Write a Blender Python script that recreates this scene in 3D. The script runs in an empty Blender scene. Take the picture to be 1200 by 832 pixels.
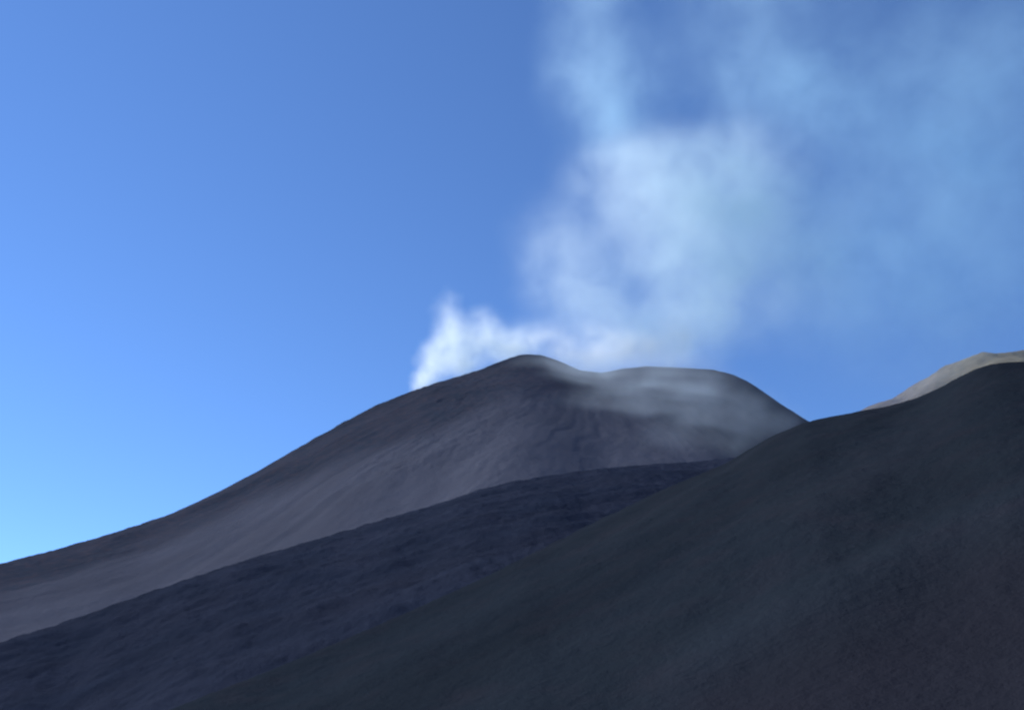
import bpy, math
import numpy as np
from mathutils import Vector

sc = bpy.context.scene
R = math.radians

# ------------------------------------------------------------------ camera
F_PX, PITCH = 1039.0, R(24)           # focal length in pixels of a 1200 px wide frame
cam_d = bpy.data.cameras.new("camera")
cam = bpy.data.objects.new("camera", cam_d)
sc.collection.objects.link(cam)
cam.location = (0, 0, 1.7)
cam.rotation_euler = (R(90) + PITCH, 0, 0)
cam_d.sensor_width = 36
cam_d.lens = 36 * F_PX / 1200
cam_d.clip_start = 0.1
cam_d.clip_end = 60000
cam_d.dof.use_dof = True               # the phone has focused a little short of the mountain
cam_d.dof.focus_distance = 2.0
cam_d.dof.aperture_fstop = (cam_d.lens / 1000) / (2.0 * 0.0025)
sc.camera = cam
CZ = 1.7

# ------------------------------------------------------------------ light
SUN_EL, SUN_AZ = R(42), R(-64)         # azimuth measured from +Y towards +X
world = bpy.data.worlds.new("World")
sc.world = world
world.use_nodes = True
nt = world.node_tree
bg = nt.nodes["Background"]
sky = nt.nodes.new("ShaderNodeTexSky")
sky.sky_type = 'NISHITA'
sky.sun_disc = False
sky.sun_elevation = SUN_EL
sky.sun_rotation = SUN_AZ
sky.altitude = 2900
sky.air_density = 1.0
sky.dust_density = 0.0
sky.ozone_density = 10.0
nt.links.new(sky.outputs[0], bg.inputs[0])
bg.inputs[1].default_value = 0.14
sun_d = bpy.data.lights.new("sun", 'SUN')
sun_d.energy = 3.4
sun_d.angle = R(0.5)
sun_d.color = (1.0, 0.97, 0.92)
sun = bpy.data.objects.new("sun", sun_d)
sc.collection.objects.link(sun)
to_sun = Vector((math.sin(SUN_AZ) * math.cos(SUN_EL), math.cos(SUN_AZ) * math.cos(SUN_EL), math.sin(SUN_EL)))
sun.rotation_euler = to_sun.to_track_quat('Z', 'Y').to_euler()
sun.location = to_sun * 300

vs = sc.view_settings
vs.view_transform = 'Standard'
vs.look = 'None'
vs.exposure = 0.55
vs.gamma = 1.0
sc.cycles.volume_bounces = 5
sc.cycles.max_bounces = 14
sc.cycles.volume_max_steps = 512
sc.cycles.use_denoising = True

# ------------------------------------------------------------------ helpers
def ray(px, py):
    """bearing and slope (rise over ground distance) of a point of the photograph"""
    x = (px - 600) / F_PX
    u = (416 - py) / F_PX
    hy = math.cos(PITCH) - u * math.sin(PITCH)
    dz = math.sin(PITCH) + u * math.cos(PITCH)
    return math.atan2(x, hy), dz / math.hypot(x, hy)

def place(px, py, dist):
    a, t = ray(px, py)
    return Vector((dist * math.sin(a), dist * math.cos(a), CZ + dist * t))

def _hash(ix, iy, seed):
    h = (ix.astype(np.int64) * 374761393 + iy.astype(np.int64) * 668265263 + seed * 1442695041) & 0xFFFFFFFF
    h = ((h ^ (h >> 13)) * 1274126177) & 0xFFFFFFFF
    h = ((h ^ (h >> 16)) * 2246822519) & 0xFFFFFFFF
    return ((h ^ (h >> 15)) & 0xFFFFFF) / float(0xFFFFFF)

def vnoise(x, y, seed=0):
    ix, iy = np.floor(x), np.floor(y)
    fx, fy = x - ix, y - iy
    fx = fx * fx * fx * (fx * (fx * 6 - 15) + 10)
    fy = fy * fy * fy * (fy * (fy * 6 - 15) + 10)
    a, b = _hash(ix, iy, seed), _hash(ix + 1, iy, seed)
    c, d = _hash(ix, iy + 1, seed), _hash(ix + 1, iy + 1, seed)
    return (a + (b - a) * fx) * (1 - fy) + (c + (d - c) * fx) * fy - 0.5

def fbm(x, y, oct=5, seed=0, gain=0.5):
    s, a, n = 0, 1.0, 0
    for k in range(oct):
        ca, sa = math.cos(0.6 * k), math.sin(0.6 * k)
        s = s + a * vnoise((x * ca - y * sa) * 2 ** k + 17.3 * k, (x * sa + y * ca) * 2 ** k - 9.1 * k, seed + k)
        n += a
        a *= gain
    return s / n * 2

def sstep(a, b, x):
    t = np.clip((x - a) / (b - a), 0, 1)
    return t * t * (3 - 2 * t)

def smooth1(v, n):
    k = np.hanning(n * 2 + 3)
    k /= k.sum()
    p = np.pad(v, len(k) // 2, mode='edge')
    return np.convolve(p, k, mode='valid')

def curve(pts, th, smooth=4):
    """silhouette (bearing -> slope) through photograph points, carried on flat beyond them"""
    a = [ray(*p) for p in pts]
    xs, ys = [q[0] for q in a], [q[1] for q in a]
    return smooth1(np.interp(th, xs, ys), smooth)

def mat_ground(name, c1, c2, c3, scale, bump=0.5, tint_attr=None, tint_col=None, streak=None):
    m = bpy.data.materials.new(name)
    m.use_nodes = True
    t = m.node_tree
    N, L = t.nodes, t.links
    b = N["Principled BSDF"]
    b.inputs["Roughness"].default_value = 0.95
    b.inputs["Specular IOR Level"].default_value = 0.0
    g = N.new("ShaderNodeNewGeometry")
    def noise(s, det, rough=0.6, vec=None):
        n = N.new("ShaderNodeTexNoise")
        n.inputs["Scale"].default_value = s
        n.inputs["Detail"].default_value = det
        n.inputs["Roughness"].default_value = rough
        L.new(vec or g.outputs["Position"], n.inputs["Vector"])
        return n.outputs["Fac"]
    def ramp(v, a, b_):
        r = N.new("ShaderNodeMapRange")
        r.inputs["From Min"].default_value = a
        r.inputs["From Max"].default_value = b_
        L.new(v, r.inputs["Value"])
        return r.outputs["Result"]
    def mix(f, A, B):
        x = N.new("ShaderNodeMix")
        x.data_type = 'RGBA'
        L.new(f, x.inputs["Factor"])
        for v, s in ((A, x.inputs["A"]), (B, x.inputs["B"])):
            if isinstance(v, tuple):
                s.default_value = (*v, 1)
            else:
                L.new(v, s)
        return x.outputs["Result"]
    big = noise(scale, 5)
    med = noise(scale * 7, 6, 0.65)
    col = mix(ramp(big, 0.35, 0.65), c1, c2)
    col = mix(ramp(med, 0.48, 0.75), col, c3)
    if tint_attr:
        at = N.new("ShaderNodeAttribute")
        at.attribute_name = tint_attr
        col = mix(at.outputs["Fac"], col, tint_col)
    at2 = N.new("ShaderNodeAttribute")
    at2.attribute_name = "wash"
    hs = N.new("ShaderNodeHueSaturation")
    L.new(col, hs.inputs["Color"])
    L.new(ramp(at2.outputs["Fac"], 0, 1), hs.inputs["Value"])
    mr = hs.inputs["Value"].links[0].from_node
    mr.inputs["To Min"].default_value = 0.72
    mr.inputs["To Max"].default_value = 1.28
    L.new(hs.outputs[0], b.inputs["Base Color"])
    fine = noise(scale * 40, 6, 0.7)
    bp = N.new("ShaderNodeBump")
    bp.inputs["Strength"].default_value = bump
    bp.inputs["Distance"].default_value = 0.35 / scale / 40 * 3
    L.new(fine, bp.inputs["Height"])
    L.new(bp.outputs[0], b.inputs["Normal"])
    return m

def sheet(name, th, r, Z, m, attrs):
    """heightfield over bearings th and ground distances r(th) -> one mesh"""
    nt_, nr = Z.shape
    X = r * np.sin(th)[:, None]
    Y = r * np.cos(th)[:, None]
    co = np.stack([X, Y, Z + CZ], -1).reshape(-1, 3).astype(np.float32)
    i, j = np.meshgrid(np.arange(nt_ - 1), np.arange(nr - 1), indexing='ij')
    a = i * nr + j
    q = np.stack([a, a + nr, a + nr + 1, a + 1], -1).reshape(-1, 4).astype(np.int32)
    me = bpy.data.meshes.new(name)
    me.vertices.add(len(co))
    me.vertices.foreach_set("co", co.ravel())
    me.loops.add(q.size)
    me.loops.foreach_set("vertex_index", q.ravel())
    me.polygons.add(len(q))
    me.polygons.foreach_set("loop_start", np.arange(0, q.size, 4, dtype=np.int32))
    me.polygons.foreach_set("use_smooth", np.ones(len(q), dtype=bool))
    me.update(calc_edges=True)
    for k, v in attrs.items():
        at = me.attributes.new(k, 'FLOAT', 'POINT')
        at.data.foreach_set("value", v.astype(np.float32).ravel())
    me.flip_normals() if me.polygons[0].normal.z < 0 else None
    o = bpy.data.objects.new(name, me)
    sc.collection.objects.link(o)
    me.materials.append(m)
    return o

def tag(o, kind, label, cat=None, group=None):
    if kind:
        o["kind"] = kind
    o["label"] = label
    if cat:
        o["category"] = cat
    if group:
        o["group"] = group
    return o

def ridge(th, pts, Rc, S_front, S_back, w, r0, r1, nr, relief, smooth=4, power=1.0, flatten=None, lev=26, plane=None, wide=70):
    """front and back slopes hung from a crest line; relief(X, Y, d) adds gullies; the crest is then levelled to the silhouette"""
    target = curve(pts, th, smooth)
    u = np.linspace(0, 1, nr)
    dens = u ** power
    r = r0[:, None] + (r1 - r0)[:, None] * dens[None, :]
    d = r - Rc[:, None]
    S = np.where(d < 0, S_front[:, None], S_back[:, None])
    prof = -S * (np.sqrt(d * d + w * w) - w)
    X, Y = r * np.sin(th)[:, None], r * np.cos(th)[:, None]
    broad = smooth1(target, wide)
    near = np.exp(-np.abs(d) / (0.10 * Rc[:, None]))
    Z = (broad[:, None] + (target - broad)[:, None] * near) * Rc[:, None] + prof + relief(X, Y, d)
    if plane is not None:                  # an even hillside z = gx x + gy y - c that bends up or down into the crest
        gx, gy, c = plane
        P = gx * X + gy * Y - c
        PR = (gx * np.sin(th) + gy * np.cos(th)) * Rc - c
        off = smooth1(target * Rc - PR, 6)
        Zp = P + off[:, None] * np.exp(np.minimum(d, 0) / (0.30 * Rc[:, None]))
        Zb = (target * Rc)[:, None] - S_back[:, None] * d
        kk = 2.5
        Z = -kk * np.logaddexp(-Zp / kk, -Zb / kk) + relief(X, Y, d)
    if flatten is not None:
        Z = flatten(Z, r)
    for _ in range(4):
        e = (Z / np.maximum(r, 1)).max(1) - target
        Z = Z - (smooth1(e, lev) * Rc)[:, None] * sstep(-0.9, -0.1, d / Rc[:, None])
    return r, X, Y, d, Z

# ------------------------------------------------------------------ terrain
def thetas(a, b, n):
    return np.linspace(R(a), R(b), n)

# volcano cone with its two summits -------------------------------------
CONE = [(-200, 700), (-100, 682), (0, 660), (60, 645), (130, 625), (200, 602), (250, 579), (300, 553), (350, 524), (400, 496), (440, 475), (470, 463),
        (500, 452), (530, 443), (560, 434), (590, 422), (612, 415), (635, 416), (655, 423), (680, 434), (705, 437), (730, 432), (760, 429),
        (800, 431), (835, 433), (860, 439), (885, 452), (910, 470), (945, 492), (990, 520), (1060, 560), (1200, 620)]
th = thetas(-38, 36, 1150)
deg = np.degrees(th)
Rc = np.interp(deg, [-40, -30, -12, 0, 3, 6, 12, 20, 36], [760, 860, 960, 990, 993, 995, 990, 960, 930])
Rc = smooth1(Rc, 40)
Sf = smooth1(np.interp(deg, [-38, -30, -15, -5, 5, 12, 20, 36], [.30, .33, .50, .61, .64, .62, .58, .55]), 50)
Sb = np.full_like(th, 0.55)
sx, sy = 60.0, 1010.0                   # middle of the summit
def relief_cone(X, Y, d):
    dx, dy = X - sx, Y - sy
    rr = np.hypot(dx, dy)
    ph = np.arctan2(dx, -dy) + rr * 0.0005
    warp = fbm(X / 130, Y / 130, 3, 91) * 0.10
    g1 = fbm((ph + warp) * 9, rr / 420, 4, 5)
    g2 = fbm((ph + warp * 0.7) * 28, rr / 200, 4, 11)
    amp = sstep(120, 380, rr)
    rough = sstep(-0.1, 0.25, fbm(X / 190, Y / 190, 3, 71)) * (0.25 + 0.75 * sstep(60, 200, X * -1 + 120))
    z = amp * (g1 * 3.2 + g2 * 0.2)
    z += fbm(X / 45, Y / 45, 5, 33, 0.5) * (0.5 + 1.9 * rough) + fbm(X / 11, Y / 11, 4, 37, 0.6) * (0.5 + 1.0 * rough)
    return z
r, X, Y, d, Z = ridge(th, CONE, Rc, Sf, Sb, 30, np.full_like(th, 300.0), Rc + 520, 640, relief_cone, wide=130)
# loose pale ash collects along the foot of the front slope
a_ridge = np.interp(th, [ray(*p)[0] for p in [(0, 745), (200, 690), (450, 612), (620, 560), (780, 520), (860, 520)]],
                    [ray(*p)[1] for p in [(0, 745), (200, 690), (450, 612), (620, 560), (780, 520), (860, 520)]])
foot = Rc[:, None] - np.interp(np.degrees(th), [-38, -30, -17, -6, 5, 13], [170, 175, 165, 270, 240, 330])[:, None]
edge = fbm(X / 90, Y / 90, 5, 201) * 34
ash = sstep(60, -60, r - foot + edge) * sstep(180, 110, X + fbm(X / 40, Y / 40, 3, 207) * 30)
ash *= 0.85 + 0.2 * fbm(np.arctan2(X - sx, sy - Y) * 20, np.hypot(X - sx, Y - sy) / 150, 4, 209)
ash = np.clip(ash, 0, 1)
wash = 0.5 + 0.20 * fbm(np.arctan2(X - sx, sy - Y) * 9, np.hypot(X - sx, Y - sy) / 180, 4, 301) + 0.28 * fbm(X / 60, Y / 60, 5, 303, 0.6)
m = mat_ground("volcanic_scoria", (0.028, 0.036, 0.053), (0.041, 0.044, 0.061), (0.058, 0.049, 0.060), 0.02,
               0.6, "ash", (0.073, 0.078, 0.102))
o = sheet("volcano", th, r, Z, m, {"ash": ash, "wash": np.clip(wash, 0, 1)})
tag(o, 'structure', "dark volcanic cone with two rounded summits smoking at the crater rim", "volcano")

# far pale peak at the right edge ------------------------------------------
PEAK = [(700, 640), (850, 560), (940, 512), (985, 489), (1010, 480), (1050, 464), (1075, 449), (1095, 436), (1112, 427), (1135, 418), (1160, 413), (1200, 411), (1260, 414), (1340, 432), (1450, 480)]
th = thetas(2, 48, 500)
Rc = np.full_like(th, 1500.0)
def relief_peak(X, Y, d):
    z = fbm(X / 260, Y / 200, 4, 501) * 26 + fbm(X / 60, Y / 60, 5, 511, .55) * 9
    return z
r, X, Y, d, Z = ridge(th, PEAK, Rc, np.full_like(th, .45), np.full_like(th, .4), 90, Rc - 420, Rc + 420, 260, relief_peak)
ash = np.clip(0.5 + fbm(X / 50, Y / 50, 4, 521), 0, 1)
wash = np.clip(0.5 + 0.5 * fbm(X / 70, Y / 70, 4, 531), 0, 1)
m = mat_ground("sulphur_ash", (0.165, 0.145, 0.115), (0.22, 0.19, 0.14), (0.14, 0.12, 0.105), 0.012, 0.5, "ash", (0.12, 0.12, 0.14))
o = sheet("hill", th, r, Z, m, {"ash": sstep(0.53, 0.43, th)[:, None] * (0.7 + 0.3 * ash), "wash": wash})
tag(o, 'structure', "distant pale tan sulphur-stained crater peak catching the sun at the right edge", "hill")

# middle ridge ---------------------------------------------------------------
RIDGE = [(-200, 830), (-100, 792), (0, 752), (80, 727), (150, 702), (220, 678), (300, 652), (380, 629), (450, 608), (520, 588), (560, 574), (600, 564),
         (650, 556), (700, 549), (760, 544), (810, 541), (860, 536), (900, 530), (960, 530), (1060, 540), (1200, 560)]
th = thetas(-40, 34, 1000)
deg = np.degrees(th)
Rc = smooth1(np.interp(deg, [-40, -30, 0, 12, 34], [300, 330, 430, 500, 560]), 10)
def relief_ridge(X, Y, d):
    p, q = np.arctan2(X, Y) * 400, d + np.arctan2(X, Y) * 60      # old flows lie nearly along the crest
    z = fbm(q / 60, p / 200, 4, 601) * 4 + fbm(q / 15, p / 80, 4, 611) * 0.9
    z += fbm(X / 22, Y / 22, 5, 621, 0.6) * 1.7
    z += fbm(X / 4, Y / 4, 4, 623, 0.6) * 0.45
    return z
r, X, Y, d, Z = ridge(th, RIDGE, Rc, np.interp(deg, [-40, 0, 12, 34], [.24, .42, .46, .5]), np.full_like(th, .42), 14,
                      np.full_like(th, 70.0), Rc + 260, 560, relief_ridge, power=0.9)
p, q = np.arctan2(X, Y) * 400, d + np.arctan2(X, Y) * 60
wash = np.clip(0.5 + 0.45 * fbm(q / 26, p / 150, 5, 631) + 0.25 * fbm(X / 9, Y / 9, 4, 633), 0, 1)
m = mat_ground("lava_field", (0.020, 0.026, 0.043), (0.026, 0.031, 0.049), (0.017, 0.022, 0.036), 0.035, 0.8)
o = sheet("lava_ridge", th, r, Z, m, {"wash": wash})
tag(o, 'structure', "dark blue-black lava ridge crossing below the pale ash band of the cone", "ridge")

# near slope -------------------------------------------------------------------
SLOPE = [(-200, 1120), (100, 960), (150, 862), (250, 815), (386, 757), (480, 716), (560, 680), (620, 650), (700, 610), (780, 572), (850, 543), (900, 513), (945, 494), (1000, 483), (1040, 476),
         (1075, 466), (1100, 455), (1125, 441), (1150, 430), (1170, 425), (1200, 424), (1260, 425), (1340, 440), (1450, 470)]
th = thetas(-55, 50, 1300)
deg = np.degrees(th)
Rc = smooth1(np.interp(deg, [-55, -20, 0, 15, 27, 50], [60, 75, 130, 210, 260, 280]), 14)
def relief_slope(X, Y, d):
    p, q = X * 0.61 + Y * 0.79, X * 0.79 - Y * 0.61
    k = sstep(0, 60, np.hypot(X, Y))
    z = fbm(q / 34, p / 120, 4, 701) * 1.6 + fbm(q / 8, p / 60, 4, 711) * 0.3
    z += fbm(X / 30, Y / 30, 5, 721, .5) * 0.8 + fbm(X / 3, Y / 3, 4, 723, .6) * 0.18
    return z * k
r0 = np.full_like(th, 1.0)
def flat_slope(Z, r):
    return Z
r, X, Y, d, Z = ridge(th, SLOPE, Rc, np.maximum((curve(SLOPE, th, 14) * Rc + CZ + 2) / (Rc - 35), 0.03), np.full_like(th, .38), 8,
                      r0, Rc + 110, 620, relief_slope, power=1.3, plane=(0.446, 0.345, 14.0))
# ground meets the camera's feet
flr = -CZ - 0.3 * sstep(2, 30, r) * 4 + 0.0 * Y
k = 3.0
Z = flr + k * np.logaddexp(0, (Z - flr) / k) - k * math.log(2) * sstep(12, 2, r)
k = sstep(14, 3, r)
Z = Z * (1 - k) - CZ * k
# low shoulder that runs across the slope towards the lower middle of the picture
sh = [ray(*p) for p in [(700, 850), (760, 815), (900, 742), (1000, 690), (1100, 640), (1200, 598), (1300, 560)]]
sl = np.interp(th, [s[0] for s in sh], [s[1] for s in sh], left=-1)
e = Z / np.maximum(r, 1) - sl[:, None]
rl = np.where((e > 0).any(1), r[np.arange(len(th)), np.argmax(e > 0, 1)], 1e4)
rl = smooth1(rl, 8)[:, None] + fbm(X / 25, Y / 25, 3, 741) * 5
band = np.exp(-((r - rl) / 5.0) ** 2) * sstep(0.035, 0.09, sl)[:, None]
Z = Z + band * 0.45
p, q = X * 0.61 + Y * 0.79, X * 0.79 - Y * 0.61
wash = 0.5 + 0.40 * fbm(q / 12, p / 140, 4, 731) + 0.1 * fbm(X / 6, Y / 6, 4, 733)
wash = np.clip(wash + band * 0.3, 0, 1)
m = mat_ground("near_cinder", (0.0138, 0.0188, 0.0262), (0.0168, 0.0220, 0.0290), (0.0194, 0.0217, 0.0292), 0.03, 0.5, "rust", (0.021, 0.0205, 0.028))
rust = sstep(4, -14, r - rl) * sstep(0.03, 0.09, sl)[:, None] * 0.7 + 0.25 * sstep(0.1, 0.5, fbm(q / 20, p / 120, 4, 761))
o = sheet("slope", th, r, Z, m, {"wash": wash, "rust": np.clip(rust, 0, 1)})
tag(o, 'structure', "near cinder slope climbing from the lower left to a crest at right", "slope")

# ground under and around everything, out to the horizon ---------------------
n = 90
ang = np.linspace(0, 2 * math.pi, 181)
rad = np.concatenate([np.linspace(0, 200, 20), np.geomspace(230, 30000, 60)])
A, B = np.meshgrid(ang, rad, indexing='ij')
gz = -CZ - 6 - 0.05 * np.minimum(B, 4000) + fbm(B * np.sin(A) / 400, B * np.cos(A) / 400, 4, 801) * np.minimum(B / 30, 25)
m = mat_ground("plain_ash", (0.040, 0.038, 0.038), (0.055, 0.05, 0.046), (0.035, 0.04, 0.033), 0.01, 0.4)
# (angle 0 looks along +Y, so the same sheet builder serves)
o = sheet("ground", ang, np.broadcast_to(B, A.shape), gz, m, {"wash": np.full_like(gz, .5)})
tag(o, 'structure', "dark ash plain around the foot of the volcano", "ground")

# ------------------------------------------------------------------ smoke
def smoke(name, blobs, label, density, color, warp=26.0, warp_scale=0.012, aniso=0.55, step=0.75, nscale=0.016, voxel=9.0, contrast=(0.32, 0.68), floor=0.35, detail=4):
    """blobs: (px, py, half width, half height in photo pixels, strength, distance)"""
    bs = []
    for (px, py, hx, hy, s, D) in blobs:
        c = place(px, py, D)
        k = c.length / F_PX
        bs.append((c, Vector((hx * k, max(hx, hy) * k * 0.9, hy * k)), s))
    import bmesh
    bm = bmesh.new()
    for c, rr, s in bs:
        res = bmesh.ops.create_icosphere(bm, subdivisions=3, radius=1.0)
        for v in res["verts"]:
            v.co = Vector((v.co.x * (rr.x + warp * .55), v.co.y * (rr.y + warp * .55), v.co.z * (rr.z + warp * .55))) + c
    tmp = bpy.data.meshes.new("tmp")
    bm.to_mesh(tmp)
    bm.free()
    o = bpy.data.objects.new(name, tmp)
    sc.collection.objects.link(o)
    mod = o.modifiers.new("remesh", 'REMESH')
    mod.mode = 'VOXEL'
    mod.voxel_size = voxel
    dg = bpy.context.evaluated_depsgraph_get()
    me = bpy.data.meshes.new_from_object(o.evaluated_get(dg))
    o.modifiers.clear()
    o.data = me
    bpy.data.meshes.remove(tmp)
    me.name = name
    m = bpy.data.materials.new(name + "_vapour")
    m.use_nodes = True
    t = m.node_tree
    N, L = t.nodes, t.links
    N.remove(N["Principled BSDF"])
    pv = N.new("ShaderNodeVolumePrincipled")
    pv.inputs["Color"].default_value = (*color, 1)
    pv.inputs["Anisotropy"].default_value = aniso
    L.new(pv.outputs[0], N["Material Output"].inputs["Volume"])
    g = N.new("ShaderNodeNewGeometry")
    def math_(op, a, b=None, clamp=False):
        x = N.new("ShaderNodeMath")
        x.operation = op
        x.use_clamp = clamp
        for v, s in ((a, x.inputs[0]), (b, x.inputs[1])):
            if v is None:
                continue
            if isinstance(v, (int, float)):
                s.default_value = v
            else:
                L.new(v, s)
        return x.outputs[0]
    nz = N.new("ShaderNodeTexNoise")
    nz.inputs["Scale"].default_value = warp_scale
    nz.inputs["Detail"].default_value = 3
    L.new(g.outputs["Position"], nz.inputs["Vector"])
    sub = N.new("ShaderNodeVectorMath"); sub.operation = 'SUBTRACT'
    L.new(nz.outputs["Color"], sub.inputs[0]); sub.inputs[1].default_value = (.5, .5, .5)
    scl = N.new("ShaderNodeVectorMath"); scl.operation = 'SCALE'
    L.new(sub.outputs[0], scl.inputs[0]); scl.inputs["Scale"].default_value = warp * 2.4
    add = N.new("ShaderNodeVectorMath"); add.operation = 'ADD'
    L.new(g.outputs["Position"], add.inputs[0]); L.new(scl.outputs[0], add.inputs[1])
    tot = None
    for c, rr, s in bs:
        mp = N.new("ShaderNodeMapping"); mp.vector_type = 'TEXTURE'
        mp.inputs["Location"].default_value = c
        mp.inputs["Scale"].default_value = rr
        L.new(add.outputs[0], mp.inputs["Vector"])
        gr = N.new("ShaderNodeTexGradient"); gr.gradient_type = 'SPHERICAL'
        L.new(mp.outputs[0], gr.inputs[0])
        v = math_('MULTIPLY', math_('MULTIPLY', gr.outputs["Fac"], gr.outputs["Fac"]), s * 2.2)
        tot = v if tot is None else math_('ADD', tot, v)
    n2 = N.new("ShaderNodeTexNoise")
    n2.inputs["Scale"].default_value = nscale
    n2.inputs["Detail"].default_value = detail
    n2.inputs["Roughness"].default_value = 0.55
    n2.inputs["Distortion"].default_value = 0.3
    L.new(g.outputs["Position"], n2.inputs["Vector"])
    mr = N.new("ShaderNodeMapRange"); mr.interpolation_type = 'SMOOTHSTEP'
    mr.inputs["From Min"].default_value = contrast[0]
    mr.inputs["From Max"].default_value = contrast[1]
    mr.inputs["To Min"].default_value = floor
    mr.inputs["To Max"].default_value = 1.6
    L.new(n2.outputs["Fac"], mr.inputs["Value"])
    L.new(math_('MULTIPLY', math_('MULTIPLY', tot, mr.outputs[0]), density), pv.inputs["Density"])
    me.materials.clear()
    me.materials.append(m)
    for attr in ("volume_step_rate",):
        try:
            setattr(m.cycles, attr, step)
        except Exception:
            pass
    tag(o, 'stuff', label, "smoke", "smoke rising from the volcano")
    return o

WHITE = (0.90, 0.98, 1.0)
BLUE = (0.68, 0.91, 1.0)
smoke("smoke_plume", [
    (492, 448, 16, 22, 1.6, 985), (506, 430, 26, 40, 1.5, 990), (530, 405, 34, 55, 0.9, 1000), (565, 400, 45, 50, 0.8, 1005), (526, 365, 26, 36, 0.35, 1000),
    (605, 408, 45, 36, 0.9, 1015), (545, 432, 26, 26, 1.2, 1000)],
    "dense white smoke puffing from the vent on the left shoulder of the cone", 0.033, (0.95, 1.0, 1.0), warp=12, warp_scale=0.03, nscale=0.04, voxel=5)
smoke("smoke_plume", [
    (785, 390, 55, 50, 0.4, 1035), (735, 395, 55, 42, 0.2, 1035),
    (815, 355, 80, 85, 0.44, 1050), (800, 300, 85, 90, 0.36, 1050), (800, 235, 115, 105, 0.42, 1060), (875, 225, 100, 105, 0.48, 1060), (850, 180, 90, 60, .25, 1060), (780, 195, 90, 60, .2, 1060), (690, 365, 70, 45, .12, 1045),
    (730, 235, 95, 95, 0.15, 1060), (690, 205, 65, 65, 0.10, 1060), (655, 335, 70, 60, 0.09, 1050), (710, 350, 90, 70, 0.22, 1050), (730, 305, 70, 60, 0.14, 1050),
    (865, 320, 90, 100, 0.30, 1060), (690, 395, 90, 45, 0.15, 1040), (620, 392, 60, 36, 0.2, 1035), (660, 290, 60, 60, .07, 1050), (740, 390, 110, 45, 0.2, 1035), (840, 395, 60, 50, .2, 1035), (930, 300, 110, 130, .18, 1070), (660, 300, 90, 110, .12, 1060), (740, 185, 80, 50, .2, 1060)],
    "broad pale blue-white smoke column rising from behind the crater rim", 0.023, (0.89, 0.985, 1.0))
smoke("smoke_plume", [
    (640, 396, 46, 24, 0.35, 1015), (662, 412, 36, 22, 0.8, 1005), (698, 420, 40, 26, 1.2, 1004), (735, 408, 48, 34, 0.9, 1006), (770, 410, 44, 36, 0.8, 1006), (795, 395, 40, 45, 0.4, 1010),
    (610, 402, 34, 22, 0.6, 1005), (700, 395, 60, 30, .25, 1010)],
    "low bright white band of smoke hugging the crater rim between the two summits", 0.030, (0.985, 1.0, 1.0), warp=10, warp_scale=0.03, nscale=0.04, voxel=5)
smoke("smoke_plume", [
    (700, 85, 90, 110, 0.22, 1080), (675, 50, 60, 90, 0.12, 1080), (790, 60, 90, 90, 0.07, 1085), (715, 150, 70, 60, 0.25, 1080), (700, -40, 80, 90, .3, 1080), (730, 130, 110, 120, .14, 1080)],
    "faint narrow wisp of smoke at the top, straight above the column", 0.0095, BLUE)
smoke("smoke_plume", [
    (930, 105, 125, 95, 0.46, 1120), (985, 135, 75, 70, 0.30, 1120), (870, 60, 90, 80, 0.25, 1120), (1020, 290, 190, 140, 0.16, 1130),
    (1130, 200, 190, 230, 0.20, 1140), (1180, 60, 170, 170, 0.17, 1140), (1130, 330, 170, 110, 0.16, 1130), (900, -60, 170, 120, .3, 1120), (1250, 250, 150, 200, .12, 1140), (1080, 130, 160, 200, .16, 1130), (980, 340, 150, 130, .16, 1120), (1090, 400, 170, 100, .12, 1130), (960, 240, 110, 60, .12, 1110), (860, 110, 80, 80, .16, 1100)],
    "thin haze of smoke drifting away across the upper right sky", 0.0062, BLUE)
smoke("smoke_plume", [
    (640, 430, 60, 26, 0.6, 915), (700, 428, 60, 22, 0.9, 960), (790, 430, 80, 22, 0.9, 960), (700, 438, 75, 28, 0.6, 905), (790, 441, 80, 30, 0.7, 900), (730, 462, 70, 34, 0.5, 800), (800, 468, 75, 36, 0.5, 780), (640, 436, 60, 26, 0.5, 890), (690, 446, 75, 36, 0.7, 850), (760, 452, 80, 42, 0.9, 830), (830, 458, 70, 44, 0.9, 810), (700, 476, 75, 36, .4, 740), (760, 480, 85, 46, 0.6, 720), (830, 490, 75, 46, 0.7, 690), (888, 486, 55, 44, 0.8, 710), (800, 512, 80, 40, 0.35, 620), (860, 515, 70, 40, 0.5, 610), (915, 505, 45, 34, 0.6, 650)],
    "grey veil of smoke sinking over the front of the right summit", 0.0064, (0.79, 0.90, 1.0), floor=0.6, warp=14, warp_scale=0.02, nscale=0.03, voxel=6)
